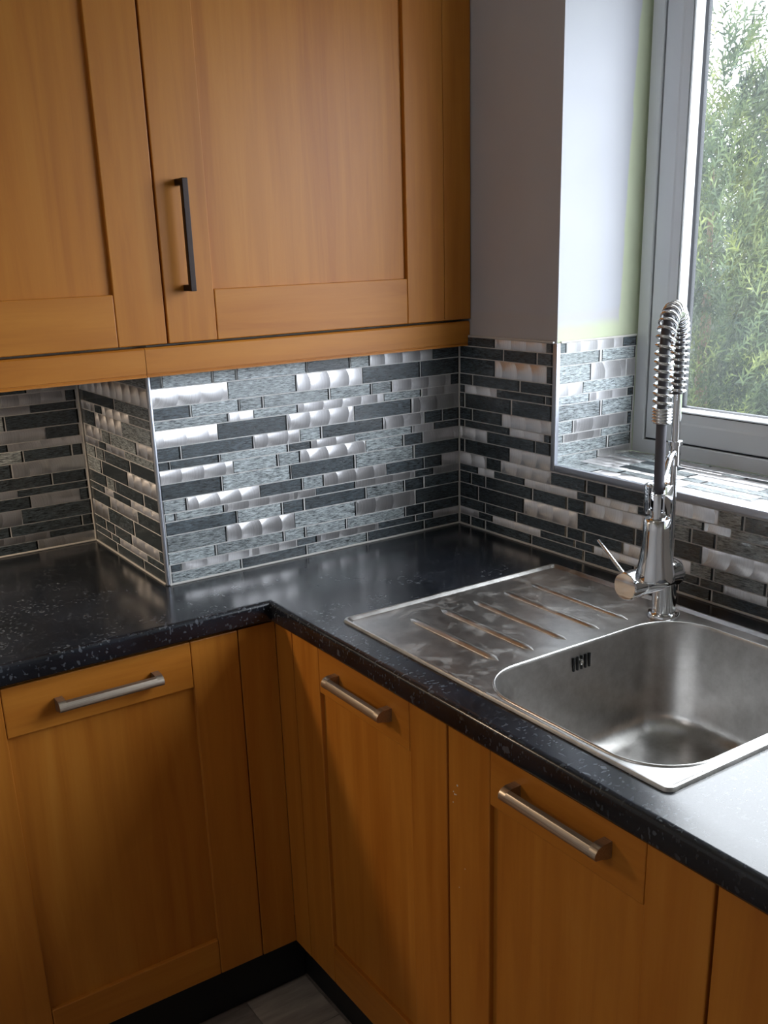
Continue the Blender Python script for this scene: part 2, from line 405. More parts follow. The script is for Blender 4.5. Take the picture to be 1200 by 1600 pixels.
TILES_RIGHT=[
(16,'D-22:-120 S-122:-273 D-275:-294'),
(15,'D-4:-146 D-149:-248 D-251:-294'),
(14,'D-4:-120 S-123:-276 D-278:-294'),
(13,'D-3:-45 D-48:-198 D-202:-294'),
(12,'D-3:-19 S-22:-124 D-127:-275 D-277:-294'),
(11,'D-2:-17 D-21:-172 D-176:-294'),
(10,'D-2:-44 D-47:-144 S-147:-294'),
(9,'D-2:-17 D-20:-169 S-172:-272 D-274:-294'),
(8,'S-2:-93 D-96:-248 D-250:-294'),
(7,'D-2:-16 D-20:-170 S-172:-294'),
(6,'S-1:-92 D-94:-142 S-144:-295 D-297:-395 D-398:-446 D-450:-548 D-549:-587 S-589:-704 G-706:-755 D-758:-846'),
(5,'D-1:-65 S-67:-118 D-120:-218 S-220:-370 D-372:-421 S-423:-526 D-528:-572 G-589:-677 S-678:-732 G-733:-842'),
(4,'D-1:-40 D-43:-90 D-93:-242 D-245:-344 D-347:-395 S-396:-549 D-551:-612 G-613:-651 D-654:-703 G-706:-838'),
(3,'D-1:-65 D-68:-217 S-219:-372 D-375:-524 D-527:-614 D-616:-677 S-678:-820'),
(2,'D0:-89 D-92:-192 D-196:-345 D-348:-395 D-398:-497 S-499:-560 D-562:-616 S-618:-654 G-655:-703 G-706:-809 G-811:-858'),
(1,'S0:-66 D-68:-116 S-118:-267 D-269:-370 D-372:-422 S-423:-543 D-545:-639 D-640:-675 D-678:-726 S-728:-812 D-813:-860'),
(0,'D0:-36 D-41:-89 D-93:-242 D-244:-396 D-398:-526 D-529:-630 D-632:-702 D-705:-838'),
]
TILES_RECESS=[
(15,'D-1033:-936 G-934:-846 D-844:-779 S-778:-724'),
(14,'S-1014:-924 D-923:-830 S-829:-726'),
(13,'G-1019:-954 D-952:-889 S-887:-751 D-750:-728'),
(12,'D-1028:-932 S-930:-829 D-828:-729'),
(11,'D-1020:-955 G-953:-884 D-882:-727'),
(10,'D-1031:-950 S-948:-804 D-802:-729'),
(9,'S-1034:-959 D-958:-885 S-884:-726'),
(8,'G-1038:-972 G-970:-856 D-854:-752 D-749:-727'),
(7,'D-1042:-884 S-882:-726'),
(6,'S-1047:-987 D-986:-802 D-800:-726'),
(5,'D-1050:-981 S-979:-879 D-878:-725'),
(4,'D-1054:-981 D-979:-853 S-852:-746 D-745:-725'),
(3,'G-1059:-1005 S-1003:-878 D-876:-723'),
(2,'S-1063:-980 D-979:-905 D-903:-748 D-746:-724'),
(1,'D-1067:-996 S-995:-823 D-822:-722'),
(0,'S-1070:-1002 D-1001:-851 S-850:-721'),
]
TILES_RETURN=[
(15,'S412:244 G239:10'),
(14,'S412:181 S177:10'),
(13,'D412:200 G195:10'),
(12,'S412:328 D323:280 S276:124 G120:10'),
(11,'D412:330 S324:173 G168:10'),
(10,'D412:406 S402:301 G295:247 G242:97 S94:10'),
(9,'S412:327 D323:279 S275:170 G165:10'),
(8,'G412:353 G346:298 D293:146 D140:10'),
(7,'G412:325 D318:166 S162:10'),
(6,'D412:301 G296:248 D244:88 D82:10'),
(5,'D412:321 S317:268 D264:164 S161:10'),
(4,'D412:293 S288:135 D130:10'),
(3,'S412:316 D311:162 D156:10'),
(2,'D412:341 D335:284 D279:182 S176:34 D31:10'),
(1,'D412:312 D306:259 S255:104 D100:10'),
(0,'D412:282 D276:125 D121:10'),
]
TILES_REVEAL=[
(16,'D6:27 S29:182 D184:224'),
(15,'G7:119 G125:222'),
(14,'G8:96 S99:195 S197:223'),
(13,'S8:72 G74:222'),
(12,'G8:94 S96:201 D204:221'),
(11,'G8:126 G130:220'),
(10,'G8:50 S53:205 D207:219'),
(9,'G7:24 S27:128 G130:218'),
(8,'G6:149 G153:218'),
(7,'G6:123 S127:217'),
]
rnd = random.Random(4)
def tile_mesh(L, H, kind):
    """front face towards local -y, run along local x; chamfered ends on the glass ones"""
    e = .0040 if kind != 'S' else .0006; e0 = .0009 if kind != 'S' else .0006; t = .0006; d = .0016
    m = MB(); a, b = L/2, H/2
    e = min(e, L*.2)
    m.v = [(-a, d, -b), (a, d, -b), (a, d, b), (-a, d, b),
           (-a, .0009, -b), (a, .0009, -b), (a, .0009, b), (-a, .0009, b),
           (-a+e0, 0, -b+t), (a-e, 0, -b+t), (a-e, 0, b-t), (-a+e0, 0, b-t)]
    m.f = [(0, 1, 5, 4), (1, 2, 6, 5), (2, 3, 7, 6), (3, 0, 4, 7), (4, 5, 9, 8), (5, 6, 10, 9), (6, 7, 11, 10), (7, 4, 8, 11), (8, 9, 10, 11)]
    m.mi = [1, 1, 1, 1, 0, 1, 0, 1, 0] if kind != 'S' else [0]*9
    return m
FLAT = Matrix.Identity(4); SIDE = Matrix.Rotation(R_(-90), 4, 'Z')
def lay(wall, rows, place, sgn):
    for r, txt in rows:
        z0, z1 = ZW+ROWS[r]+.001, ZW+ROWS[r+1]-.001
        for tok in txt.split():
            k = tok[0]; p, q = (float(x)/1000 for x in tok[1:].split(':'))
            L = abs(q-p)
            if L < .006: continue
            o = tile_mesh(L-.0004, z1-z0, k).build('tile', [M[k], M['edge']] if k != 'S' else M[k], wall, fix=False)
            o.matrix_world = place((p+q)/2, (z0+z1)/2)
# the recessed wall's rows go on to the left of the photograph's edge
for i, (r, txt) in enumerate(TILES_RECESS):
    x = float(txt.split()[0][1:].split(':')[0])-2; more = ''
    while x > -1600:
        L = rnd.choice([50, 100, 150, 150]); more = f"{rnd.choice('GDDS')}{round(max(x-L, -1618))}:{round(x)} "+more; x -= L+2
    TILES_RECESS[i] = (r, more+txt)
lay(w_back, TILES_MAIN, lambda s, z: Matrix.Translation((s, 0, z)), 1)
lay(w_rec, TILES_RECESS, lambda s, z: Matrix.Translation((s, YD, z)), 1)
lay(w_ret, TILES_RETURN, lambda s, z: Matrix.Translation((XC, s, z)) @ SIDE, -1)
lay(w_right, TILES_RIGHT, lambda s, z: Matrix.Translation((0, s, z)) @ SIDE, -1)
g_ = .0011
MB().box(XC+.006, -.0012, g_, TH, ZW, 1.3135).build('grout', M['grout'], w_back)
MB().box(-1.62, XC+.004, YD+g_, YD+TH, ZW, 1.3605).build('grout', M['grout'], w_rec)
MB().box(XC+g_, XC+TH, .009, YD, ZW, 1.3605).build('grout', M['grout'], w_ret)
m = MB(); m.box(g_, TH, -.2955, -.0005, ZW, ZT).box(g_, TH, -1.7, -.2955, ZW, ZS-.012); m.build('grout', M['grout'], w_right)
# reveal and sill
w_rev = struct(MB().box(TH, WD-.001, YW+g_, YW+TH-.0003, ZS+.001, ZT).build('wall_right_reveal', M['grout']), 'bright tiled lower part of the window reveal', 'wall')
lay(w_rev, TILES_REVEAL, lambda s, z: Matrix.Translation((s, YW, z)), 1)
w_sill = struct(MB().box(TH, WD+.002, YE+.002, YW+TH-.001, ZS-TH+.0003, ZS-g_).build('windowsill', M['grout']), 'mosaic tiled windowsill in glaring daylight behind the tap', 'windowsill')
x = .0095; i = 0
HH = [.0335, .0255, .0165, .0255]
while x < WD-.012:
    h = HH[i % 4]; h = min(h, WD-.0015-x); y = YW-.002-rnd.uniform(0, .03)*(i % 2); first = YW-.002
    segs = []; yy = first
    while yy > -1.02:
        L = rnd.choice([.05, .10, .10, .15, .15]) if yy < first else rnd.choice([.03, .06, .09, .12])
        segs.append((yy, yy-L)); yy -= L
    for (ya, yb) in segs:
        k = rnd.choices(['S', 'G', 'D'], [.64, .32, .04])[0]
        o = tile_mesh(abs(yb-ya)-.002, h-.002, k).build('tile', [M[k], M['edge']] if k != 'S' else M[k], w_sill, fix=False)
        mm = Matrix(((0, 0, 1, x+h/2), (-1, 0, 0, (ya+yb)/2), (0, -1, 0, ZS), (0, 0, 0, 1)))
        o.matrix_world = mm
    x += h; i += 1
# sealant beads along the worktop and the top edge of the tiles
def bead(name, pts, r, parent): return MB().tube(pts, r, 8).build(name, M['sealant'], parent, smooth=60)
bead('sealant', [(XC+.004, -.0005, ZW+.0015), (-.002, -.0005, ZW+.0015)], .0026, w_back)
bead('sealant', [(-1.6, YD-.0005, ZW+.0015), (XC-.002, YD-.0005, ZW+.0015)], .0026, w_rec)
bead('sealant', [(XC-.0005, .008, ZW+.0015), (XC-.0005, YD-.002, ZW+.0015)], .0022, w_ret)
bead('sealant', [(-.0005, -.002, ZW+.0015), (-.0005, -1.7, ZW+.0015)], .0026, w_right)
bead('sealant', [(.002, -.002, ZT+.0005), (.002, YW+.011, ZT+.0005)], .0026, w_right)
bead('sealant', [(.012, YW+.002, ZT+.0005), (WD-.002, YW+.002, ZT+.0005)], .0026, w_rev)
bead('sealant', [(0, -.0008, ZW+.004), (0, -.0008, 1.312)], .0018, w_back)
bead('sealant', [(XC-.002, YD-.001, ZW+.004), (XC-.002, YD-.001, 1.359)], .0018, w_rec)
# metal edge trims
def trim(name, label, *boxes, b=.0018):
    m = MB()
    for bx in boxes: m.bbox(*bx, b=b)
    return struct(m.build(name, M['alu'], smooth=40), label, 'trim')
trim('trim_1', 'silver vertical edge strip on the outer corner of the boxed-out tiled wall', (XC-.0022, XC+.0052, -.0022, .0085, ZW+.0005, 1.3125), b=.003)
trim('trim_2', 'silver vertical edge strip between the dark wall tiles and the bright window reveal', (-.0018, .0085, YW-.0022, YW+.0095, ZS-.0125, ZT))
trim('trim_3', 'silver horizontal edge strip along the front of the tiled windowsill', (-.0018, .0085, -1.94, YW-.0028, ZS-.0125, ZS+.0012))

# ------------------------------------------------------------------ window
win = struct(empty('window_1', (WD, -1.1, ZS)), 'white upvc window over the sink with a view of conifers', 'window')
def ring(prof, n0=(YW-.0004, YE, ZS+.0004, ZH)):
    """mitred frame: prof = [(inset, x)]"""
    ya, yb, za, zb = n0
    return MB().loops([[(x-WD, y+1.1, z-ZS) for (y, z) in ((ya-i, za+i), (yb+i, za+i), (yb+i, zb-i), (ya-i, zb-i))] for i, x in prof])
ring([(0, .30), (0, WD), (.0265, WD), (.0285, WD+.002), (.0285, WD+.043), (.010, .30)]).build('outer_frame', M['upvc'], win)
ring([(.0285, WD+.0075), (.0335, WD+.0055), (.0335, WD+.043)]).build('gasket', M['gasket'], win)
ring([(.0325, WD+.043), (.0325, WD+.003), (.0345, WD+.001), (.070, WD+.001), (.074, WD+.0025), (.0905, WD+.0045), (.0905, WD+.043)]).build('sash', M['upvc'], win)
ring([(.0905, WD+.043), (.0905, WD+.0075), (.0925, WD+.0075), (.0925, WD+.043)]).build('gasket', M['gasket'], win)
ring([(.0925, WD+.043), (.0925, WD+.0050), (.0945, WD+.0045), (.0960, WD+.0060), (.0985, WD+.027), (.0985, WD+.043)]).build('glazing_bead', M['upvc'], win)
ring([(.0985, WD+.027), (.1010, WD+.0335), (.1010, WD+.043)]).build('gasket', M['gasket'], win)
MB().box(.0335, .0375, YE+1.1+.095, YW+1.1-.095, .095, ZH-ZS-.095).build('pane', M['pane'], win)

# ------------------------------------------------------------------ doors and cabinets
def slab(parent, name, x0, x1, z0, z1, mat, y=0.0, t=.02, b=.0018):
    return MB().bbox(x0, x1, y, y+t, z0, z1, b).build(name, mat, parent)
def shaker(parent, x0, x1, z0, z1, st, top, bot, gap=.0007, handle=None):
    """local frame: x to the viewer's right, front at y=0, thickness to +y"""
    d = slab(parent, 'door', x0+st-.004, x1-st+.004, z0+bot-.004, z1-top+.004, M['wood'], y=.0085, t=.008, b=.0004)
    slab(d, 'stile', x0, x0+st, z0, z1, M['wood']); slab(d, 'stile', x1-st, x1, z0, z1, M['wood'])
    slab(d, 'rail', x0+st+gap, x1-st-gap, z1-top, z1, M['wood_h']); slab(d, 'rail', x0+st+gap, x1-st-gap, z0, z0+bot, M['wood_h'])
    if handle: handle(d)
    return d
def d_handle(parent, xa, xb, z):
    """brushed bar pull: quarter-round end lugs joined by a slim bar"""
    def sect(k0, k1):
        prof = [(0, .010), (-.016, .010), (-.024, .007), (-.0285, .001), (-.029, -.004), (-.027, -.0075), (-.016, -.0095), (-.007, -.0125), (0, -.0125)]
        return [(k0, y, z+h) for y, h in prof], [(k1, y, z+h) for y, h in prof]
    m = MB()
    for a, b in ((xa, xa+.013), (xb-.013, xb)): p, q = sect(a, b); m.loops([p, q], True, True, True)
    bar = [(-.0185, .0085), (-.0245, .0065), (-.0285, .001), (-.029, -.004), (-.027, -.0072), (-.021, -.0080), (-.0185, -.003)]
    m.loops([[(xa+.012, y, z+h) for y, h in bar], [(xb-.012, y, z+h) for y, h in bar]], True, True, True)
    h = m.build('handle', M['nickel'], parent, smooth=35); h['label'] = 'brushed nickel bar pull with rounded end lugs'; return h
def bar_handle(parent, x, za, zb):
    m = MB(); m.bbox(x-.0055, x+.0055, -.034, -.023, za, zb, .0012)
    m.bbox(x-.0052, x+.0052, -.025, 0, za+.0002, za+.0112, .001); m.bbox(x-.0052, x+.0052, -.025, 0, zb-.0112, zb-.0002, .001)
    h = m.build('handle', M['shaded_nickel'], parent); h['label'] = 'square bar handle, its dark reflections put into the colour'; return h
def carcass(parent, x0, x1, y0, y1, z0, z1, t=.016):
    m = MB(); m.box(x0, x0+t, y0, y1, z0, z1).box(x1-t, x1, y0, y1, z0, z1).box(x0+t, x1-t, y0, y1, z0, z0+t).box(x0+t, x1-t, y1-.006, y1, z0+t, z1)
    return m.build('carcass', M['carcass'], parent)

# wall cabinets: front plane y = -.036
YU = -.036; ZC = 1.3702; ZCT = 2.085
u1 = tag(empty('wall_cabinet', (-.9, YU, ZC)), 'left wall cabinet in honey wood, cut off by the frame, no handle in view', 'cabinet', 'wall cabinets over the worktop')
shaker(u1, -.9+.9-.38, -.6885+.9, 0, ZCT-ZC, .0895, .09, .0885)
carcass(u1, -.38, .2105, .0215, YD-.002-YU, 0.001, ZCT-ZC)
u2 = tag(empty('wall_cabinet', (-.375, YU, ZC)), 'right wall cabinet in honey wood with a dark upright bar handle, beside the window wall', 'cabinet', 'wall cabinets over the worktop')
shaker(u2, -.685+.375, -.0655+.375, 0, ZCT-ZC, .0945, .09, .0895, handle=lambda d: bar_handle(d, -.6435+.375, 1.4585-ZC, 1.6445-ZC))
carcass(u2, -.312, .3085, .0215, YD-.002-YU, .001, ZCT-ZC)
slab(u2, 'filler_panel', -.0645+.375, .0055+.375, 0, ZCT-ZC, M['wood'], y=.001)
def pelmet(x0, x1, label):
    m = MB(); prof = [(0, 0), (0, .0035), (.0016, .0042), (.0016, .0058), (0, .0065), (0, .0485), (.003, .0515), (.018, .0515), (.018, 0)]
    m.loops([[(x0, y, z) for y, z in prof], [(x1, y, z) for y, z in prof]], True, True, True)
    o = m.build('pelmet', M['wood_h']); o.location = (0, YU+.004, 1.3138); return tag(o, label, 'pelmet', 'pelmet strips under the wall cabinets')
pelmet(-1.3, -.7312, 'left length of wooden pelmet under the wall cabinets, over the recessed tiles')
pelmet(-.7302, .0045, 'right length of wooden pelmet under the wall cabinets, running into the corner')

# base cabinets
ZB0, ZB1 = .150, .8645
def base_label(o, l): return tag(o, l, 'cabinet', 'base cabinets under the worktop')
bA = base_label(empty('base_cabinet', (-.92, -.19, ZB0)), 'base cabinet on the left run, under the deeper worktop, with a nickel bar handle')
shaker(bA, -1.184+.92, -.669+.92, 0, ZB1-ZB0, .0925, .0885, .0805, handle=lambda d: d_handle(d, -1.0085+.92, -.8260+.92, .817-ZB0))
carcass(bA, -.256, .25, .0225, .59, .001, .715)
bL = base_label(empty('base_cabinet', (-1.42, -.19, ZB0)), 'leftmost base cabinet, only a sliver of it at the bottom left corner')
shaker(bL, -1.64+1.42, -1.1865+1.42, 0, ZB1-ZB0, .0905, .0885, .0805)
carcass(bL, -.22, .234, .0225, .59, .001, .715)
bB = base_label(empty('base_cabinet', (-.591, -.48, ZB0), R_(-90)), 'base cabinet on the sink run nearest the corner, below the drainer')
shaker(bB, .254-.48, .7125-.48, 0, ZB1-ZB0, .0925, .0885, .0865, handle=lambda d: d_handle(d, .402-.48, .5725-.48, .822-ZB0))
carcass(bB, .256-.48, .7125-.48, .0225, .575, .001, .53)
bC = base_label(empty('base_cabinet', (-.591, -.95, ZB0), R_(-90)), 'base cabinet below the sink bowl with paint specks on its left stile')
shaker(bC, .717-.95, 1.182-.95, 0, ZB1-ZB0, .0935, .0885, .0865, handle=lambda d: d_handle(d, .861-.95, 1.0365-.95, .826-ZB0))
carcass(bC, .7175-.95, 1.182-.95, .0225, .575, .001, .53)
bD = base_label(empty('base_cabinet', (-.591, -1.42, ZB0), R_(-90)), 'base cabinet at the right edge, only the left stile of its door in view')
shaker(bD, 1.1865-1.42, 1.65-1.42, 0, ZB1-ZB0, .0935, .0885, .0865)
carcass(bD, 1.187-1.42, 1.65-1.42, .0225, .575, .001, .715)
post = tag(empty('corner_post', (-.591, -.19, ZB0)), 'plain wooden corner post between the two runs of base cabinets', 'post')
slab(post, 'panel', -.076, -.0002, 0, ZB1-ZB0, M['wood'], y=0, t=.018, b=.0006)
p2 = slab(post, 'panel', .0002, .0622, 0, ZB1-ZB0, M['wood'], y=0, t=.018, b=.0006); p2.rotation_euler = (0, 0, R_(-90))
sp = tag(MB().bbox(-1.64, -.5405, -.130, -.112, 0, .148, .001).build('plinth', M['plinth']), 'black plinth under the left run of base cabinets', 'plinth')
sp = tag(MB().bbox(-.540, -.522, -1.65, -.112, 0, .148, .001).build('plinth', M['plinth']), 'black plinth under the sink run of base cabinets', 'plinth')
# paint specks on the stile of the third door
m = MB()
for (y, z, r) in ((-.738, .772, .0018), (-.729, .758, .0012), (-.732, .755, .0016), (-.736, .756, .001), (-.728, .740, .0013), (-.755, .640, .001), (-.741, .60, .0009)):
    m.lathe((-.5911, y, z), (-1, 0, 0), [(0, r), (.0003, r*.8)], 7)
pk = m.build('paint_specks', M['sealant'], bC.children[0]); pk.matrix_parent_inverse = bC.matrix_basis.inverted(); pk['kind'] = 'stuff'

# ------------------------------------------------------------------ worktop (one L with a rounded front edge and a cut-out for the sink)
def worktop():
    e, D = -.203, -.607; XL0, YL0 = -1.62, -1.70
    def front(d, z): return [(XL0, e+d, z), (D+d, e+d, z), (D+d, YL0, z)]
    prof = [(.016, .0)]
    T = .0395
    pr = []
    r = .009
    for k in range(7):
        a = R_(90*k/6); pr.append((r-r*math.sin(a), ZW-r+r*math.cos(a)))
    pr += [(0, ZW-T+.006), (.002, ZW-T+.0015), (.006, ZW-T)]
    m = MB(); m.loops([front(d, z) for d, z in pr], closed=False)
    back = [(-.0015, YL0), (-.0015, -.0015), (XC-.001, -.0015), (XC-.001, YD-.0015), (XL0, YD-.0015)]
    hole = rrect(-.548, -.066, -1.077, -.382, .03, ZW, 5)
    f0 = front(r, ZW); m.poly([(x, y, ZW) for x, y, _ in f0] + [(x, y, ZW) for x, y in back], [hole])
    hb = [(x, y, ZW-T) for x, y, _ in hole]
    f1 = front(.006, ZW-T); m.poly([(x, y, ZW-T) for x, y, _ in f1] + [(x, y, ZW-T) for x, y in back], [hb])
    m.loops([hole, hb])
    o = m.build('worktop', M['worktop'], smooth=50, fix=False)
    bm = bmesh.new(); bm.from_mesh(o.data); bmesh.ops.remove_doubles(bm, verts=bm.verts, dist=.00005); bmesh.ops.recalc_face_normals(bm, faces=bm.faces); bm.to_mesh(o.data); bm.free()
    o.data.polygons.foreach_set('use_smooth', [True]*len(o.data.polygons)); o.data.set_sharp_from_angle(angle=R_(50))
    return tag(o, 'L-shaped black flecked worktop running round the corner under the tiles', 'worktop')
worktop()

# ------------------------------------------------------------------ sink
def sink():
    X0, X1, Y0, Y1 = -.5555, -.0575, -1.0858, -.3715
    t = tag(empty('kitchen_sink', (-.3065, -.73, ZW)), 'stainless steel inset sink with ribbed drainer on the left of its bowl', 'sink')
    off = Vector((.3065, .73, -ZW))
    def sh(P): return [tuple(Vector(p)+off) for p in P]
    def oc(i, z): return rrect(X0+i, X1-i, Y0+i, Y1-i, max(.012-i*.3, .004), z, 6)
    zp = ZW+.0006
    m = MB(); m.loops([sh(oc(i, z)) for i, z in ((0, ZW+.0002), (.0004, ZW+.0022), (.0018, ZW+.0050), (.0050, ZW+.0056), (.0064, ZW+.0051), (.0114, ZW+.0009), (.0122, zp))])
    BX0, BX1, BY0, BY1 = -.5370, -.098, -1.0625, -.7005
    def bl(i, z, r=.088): return rrect(BX0+i, BX1-i, BY0+i, BY1-i, max(r-i, .02), z, 14)
    m.poly(sh(oc(.0122, zp)), [sh(bl(-.0032, zp, .088))])
    m.build('drainer_plate', M['steel_film'], t, smooth=45)
    L = [(-.0032, zp), (-.0022, ZW+.0026), (-.0003, ZW+.0028), (.0009, ZW+.0012), (.0015, ZW-.004)]
    dep = .192; L += [(.0015+.010*k/6, ZW-.004-(dep-.042)*k/6) for k in range(1, 7)]
    for k in range(1, 9):
        a = R_(90*k/8); L.append((.0115+.036*(1-math.cos(a)), ZW-.004-(dep-.042)-.034*math.sin(a)))
    L += [(.08, ZW-dep+.002), (.14, ZW-dep-.001)]
    b = MB(); b.loops([sh(bl(i, z)) for i, z in L], cap1=True)
    bo = b.build('bowl', M['steel'], t, smooth=60)
    # waste and overflow
    c = Vector((-.319, -.885, ZW-dep-.001))+off
    w = MB(); w.lathe(c, (0, 0, 1), [(.0004, .044), (.0022, .043), (.0026, .036), (-.0002, .031), (-.0002, .012), (.002, .010), (.0025, .004)], 32)
    w.build('waste_strainer', M['chrome'], bo, smooth=40)
    for xx in (-.3300, -.3215, -.3040, -.2955):
        MB().bbox(xx-.0017+off.x, xx+.0017+off.x, -.7065+off.y, -.7035+off.y, ZW-.040+off.z, ZW-.016+off.z, .0008).build('overflow_slot', M['black'], bo)
    for za, zb in ((ZW-.040, ZW-.0335), (ZW-.0225, ZW-.016)):
        MB().bbox(-.3127-.0017+off.x, -.3127+.0017+off.x, -.7065+off.y, -.7035+off.y, za+off.z, zb+off.z, .0008).build('overflow_slot', M['black'], bo)
    MB().lathe(Vector((-.3127, -.7045, ZW-.028))+off, (0, -1, 0), [(0, .0042), (.0022, .0038), (.003, .002)], 14).build('overflow_screw', M['screw'], bo, smooth=40)
    # raised ribs
    for xx, ya, yb in ((-.4565, -.4384, -.671), (-.3870, -.4348, -.6745), (-.3155, -.4363, -.6736), (-.2410, -.4325, -.6721), (-.1720, -.4315, -.6706)):
        n = 18; L = []
        for i in range(n+1):
            f = i/n; y = ya+(yb-ya)*f; wv = .0072*min(1, math.sqrt(max(0.0, 1-(abs(2*f-1)-.93)**2/.07**2)) if abs(2*f-1) > .93 else 1)+.0003
            hv = .0040*(wv/.0075)
            L.append([(xx+off.x+wv*math.cos(R_(180*k/8)), y+off.y, zp-ZW+hv*math.sin(R_(180*k/8))) for k in range(9)])
        MB().loops(L, closed=False).build('drainer_rib', M['steel_film'], t, smooth=60)
sink()

# ------------------------------------------------------------------ tap
def tap():
    T = Vector((-.113, -.695, ZW+.0017)); t = tag(empty('mixer_tap', T), 'chrome spring-hose mixer tap with pull-down spray standing behind the sink bowl', 'tap')
    t.rotation_euler = (-.0085, -.0113, 0)   # it leans a little
    Z = lambda z: z-T.z
    MB().lathe((0, 0, 0), (0, 0, 1), [(0, .027), (.006, .027), (.009, .0245), (.0095, .0205)], 40).build('base_flange', M['chrome'], t, smooth=40)
    body = MB().lathe((0, 0, 0), (0, 0, 1), [(.009, .0198), (Z(.985), .0198), (Z(1.006), .0185), (Z(1.0095), .012)], 40).build('column', M['chrome'], t, smooth=40)
    hub = MB().lathe((.034, 0, Z(.985)), (-1, 0, 0), [(0, .004), (.0012, .012), (.005, .0185), (.010, .0225), (.016, .0235), (.1, .0235), (.1005, .0228), (.101, .0235), (.1285, .0235), (.1305, .022)], 44).build('valve_body', M['chrome'], t, smooth=35)
    a = Vector((-.0815, .014, Z(.998))); b = Vector((-.076, .080, Z(1.0425)))
    d = (b-a).normalized()
    MB().lathe(a, d, [(0, .0031), ((b-a).length-.001, .0029), ((b-a).length, .0022)], 16).build('lever', M['chrome'], t, smooth=40)
    ang = R_(212); B = Vector((math.cos(ang), math.sin(ang), 0))*.107; RB = Vector((.0055, -.004, 0)); dv = B-RB; Ln = dv.length; dv.normalize()
    # riser: thin rod to the collar, wider tube above it
    MB().tube([RB+Vector((0, 0, Z(1.004))), RB+Vector((0, 0, Z(1.175)))], .0055, 20).build('riser', M['chrome'], t, smooth=50)
    MB().lathe(RB+Vector((0, 0, Z(1.170))), (0, 0, 1), [(0, .0085), (.001, .0095), (.033, .0095), (.0335, .0115), (.040, .0115), (.041, .010)], 28).build('collar', M['chrome'], t, smooth=40)
    MB().tube([RB+Vector((0, 0, Z(1.20))), RB+Vector((0, 0, Z(1.36)))], .0072, 20).build('riser', M['chrome'], t, smooth=50)
    kn = dv.cross(Vector((0, 0, 1)))*-1
    # path of the hose: up the riser, over the arch, down to the spray
    zc = 1.362; r = Ln/2; path = []
    zs = 1.285
    for k in range(30): path.append(RB+Vector((0, 0, Z(zs+(zc-zs)*k/30))))
    for k in range(80): a_ = math.pi*k/80; path.append(RB+dv*(r-r*math.cos(a_))+Vector((0, 0, Z(zc)+r*math.sin(a_))))
    for k in range(61): path.append(B+Vector((0, 0, Z(zc-(zc-1.2585)*k/60))))
    # arc lengths
    s = [0]
    for p, q in zip(path, path[1:]): s.append(s[-1]+(q-p).length)
    Ltot = s[-1]
    def at(u):
        u = min(max(u, 0), Ltot); i = int(np.searchsorted(s, u)); i = min(max(i, 1), len(path)-1)
        f = (u-s[i-1])/max(1e-9, s[i]-s[i-1]); return path[i-1].lerp(path[i], f), (path[i]-path[i-1]).normalized()
    side = dv.cross(Vector((0, 0, 1)))
    pts = []; u = 0.0; ph = 0.0; tight = .021
    while u < Ltot:
        p, d_ = at(u); nrm = side.cross(d_)
        rad = .0126 if u > .02 else .0108
        pts.append(p+(side*math.cos(ph)+nrm*math.sin(ph))*rad)
        pitch = .0046 if u > Ltot-tight else (.0115 if u > .12 else .0095); ph += 2*math.pi/16; u += pitch/16
    MB().tube(pts, .0026, 8).build('spring', M['chrome'], t, smooth=80)
    hose = [path[i] for i in range(0, len(path), 4)] + [B+Vector((0, 0, Z(1.25))), B+Vector((0, 0, Z(1.2))), B+Vector((0, 0, Z(1.148)))]
    MB().tube(hose, .0079, 20).build('hose', M['hose'], t, smooth=60)
    # spray head: neck, shoulder and flared bell
    sp = MB().lathe(B+Vector((0, 0, Z(1.010))), (0, 0, 1), [(.004, .022), (0, .026), (.001, .0305), (.006, .0308), (.016, .0288), (.032, .0256), (.055, .0228), (.082, .0212), (.0985, .0205), (.1005, .019), (.101, .0125)], 48, True, False).build('spray_head', M['chrome'], t, smooth=35)
    MB().lathe(B+Vector((0, 0, Z(1.110))), (0, 0, 1), [(0, .0122), (.038, .0122), (.040, .0112), (.0405, .0088)], 32).build('neck', M['chrome'], sp, smooth=40)
    MB().lathe(B+Vector((0, 0, Z(1.0105))), (0, 0, 1), [(0, .0255), (.003, .0245)], 32).build('spray_face', M['hose'], sp, smooth=40)
    # holder: an open C-shaped clip on a curved arm from the collar
    m = MB(); L = []
    n = 28; open_ = R_(35); z0, z1 = Z(1.1195), Z(1.164)
    for k in range(n+1):
        aa = ang+open_+(2*math.pi-2*open_)*k/n; c_, s_ = math.cos(aa), math.sin(aa)
        L.append([(B.x+rr*c_, B.y+rr*s_, zz) for rr, zz in ((.0165, z0+.001), (.0205, z0), (.0215, z0+.002), (.0215, z1-.002), (.0205, z1), (.0165, z1), (.0155, z1-.002), (.0155, z0+.003))])
    m.loops(L, True, True, True)
    clip = m.build('holder_clip', M['chrome'], t, smooth=35)
    p0 = B-dv*.0185+Vector((0, 0, Z(1.158))); p3 = RB+Vector((0, 0, Z(1.188)))+dv*.006
    arm = [p0, p0.lerp(p3, .3)+Vector((0, 0, .004)), p0.lerp(p3, .6)+Vector((0, 0, .012)), p3+dv*.008+Vector((0, 0, .006)), p3]
    # smooth the arm with a Catmull-Rom pass
    A = []
    for i in range(len(arm)-1):
        q0, q1, q2, q3 = arm[max(i-1, 0)], arm[i], arm[i+1], arm[min(i+2, len(arm)-1)]
        for k in range(6):
            f = k/6; A.append(.5*((2*q1)+(q2-q0)*f+(2*q0-5*q1+4*q2-q3)*f*f+(3*q1-q0-3*q2+q3)*f**3))
    A.append(arm[-1]); MB().tube(A, .0048, 14).build('holder_arm', M['chrome'], t, smooth=60)
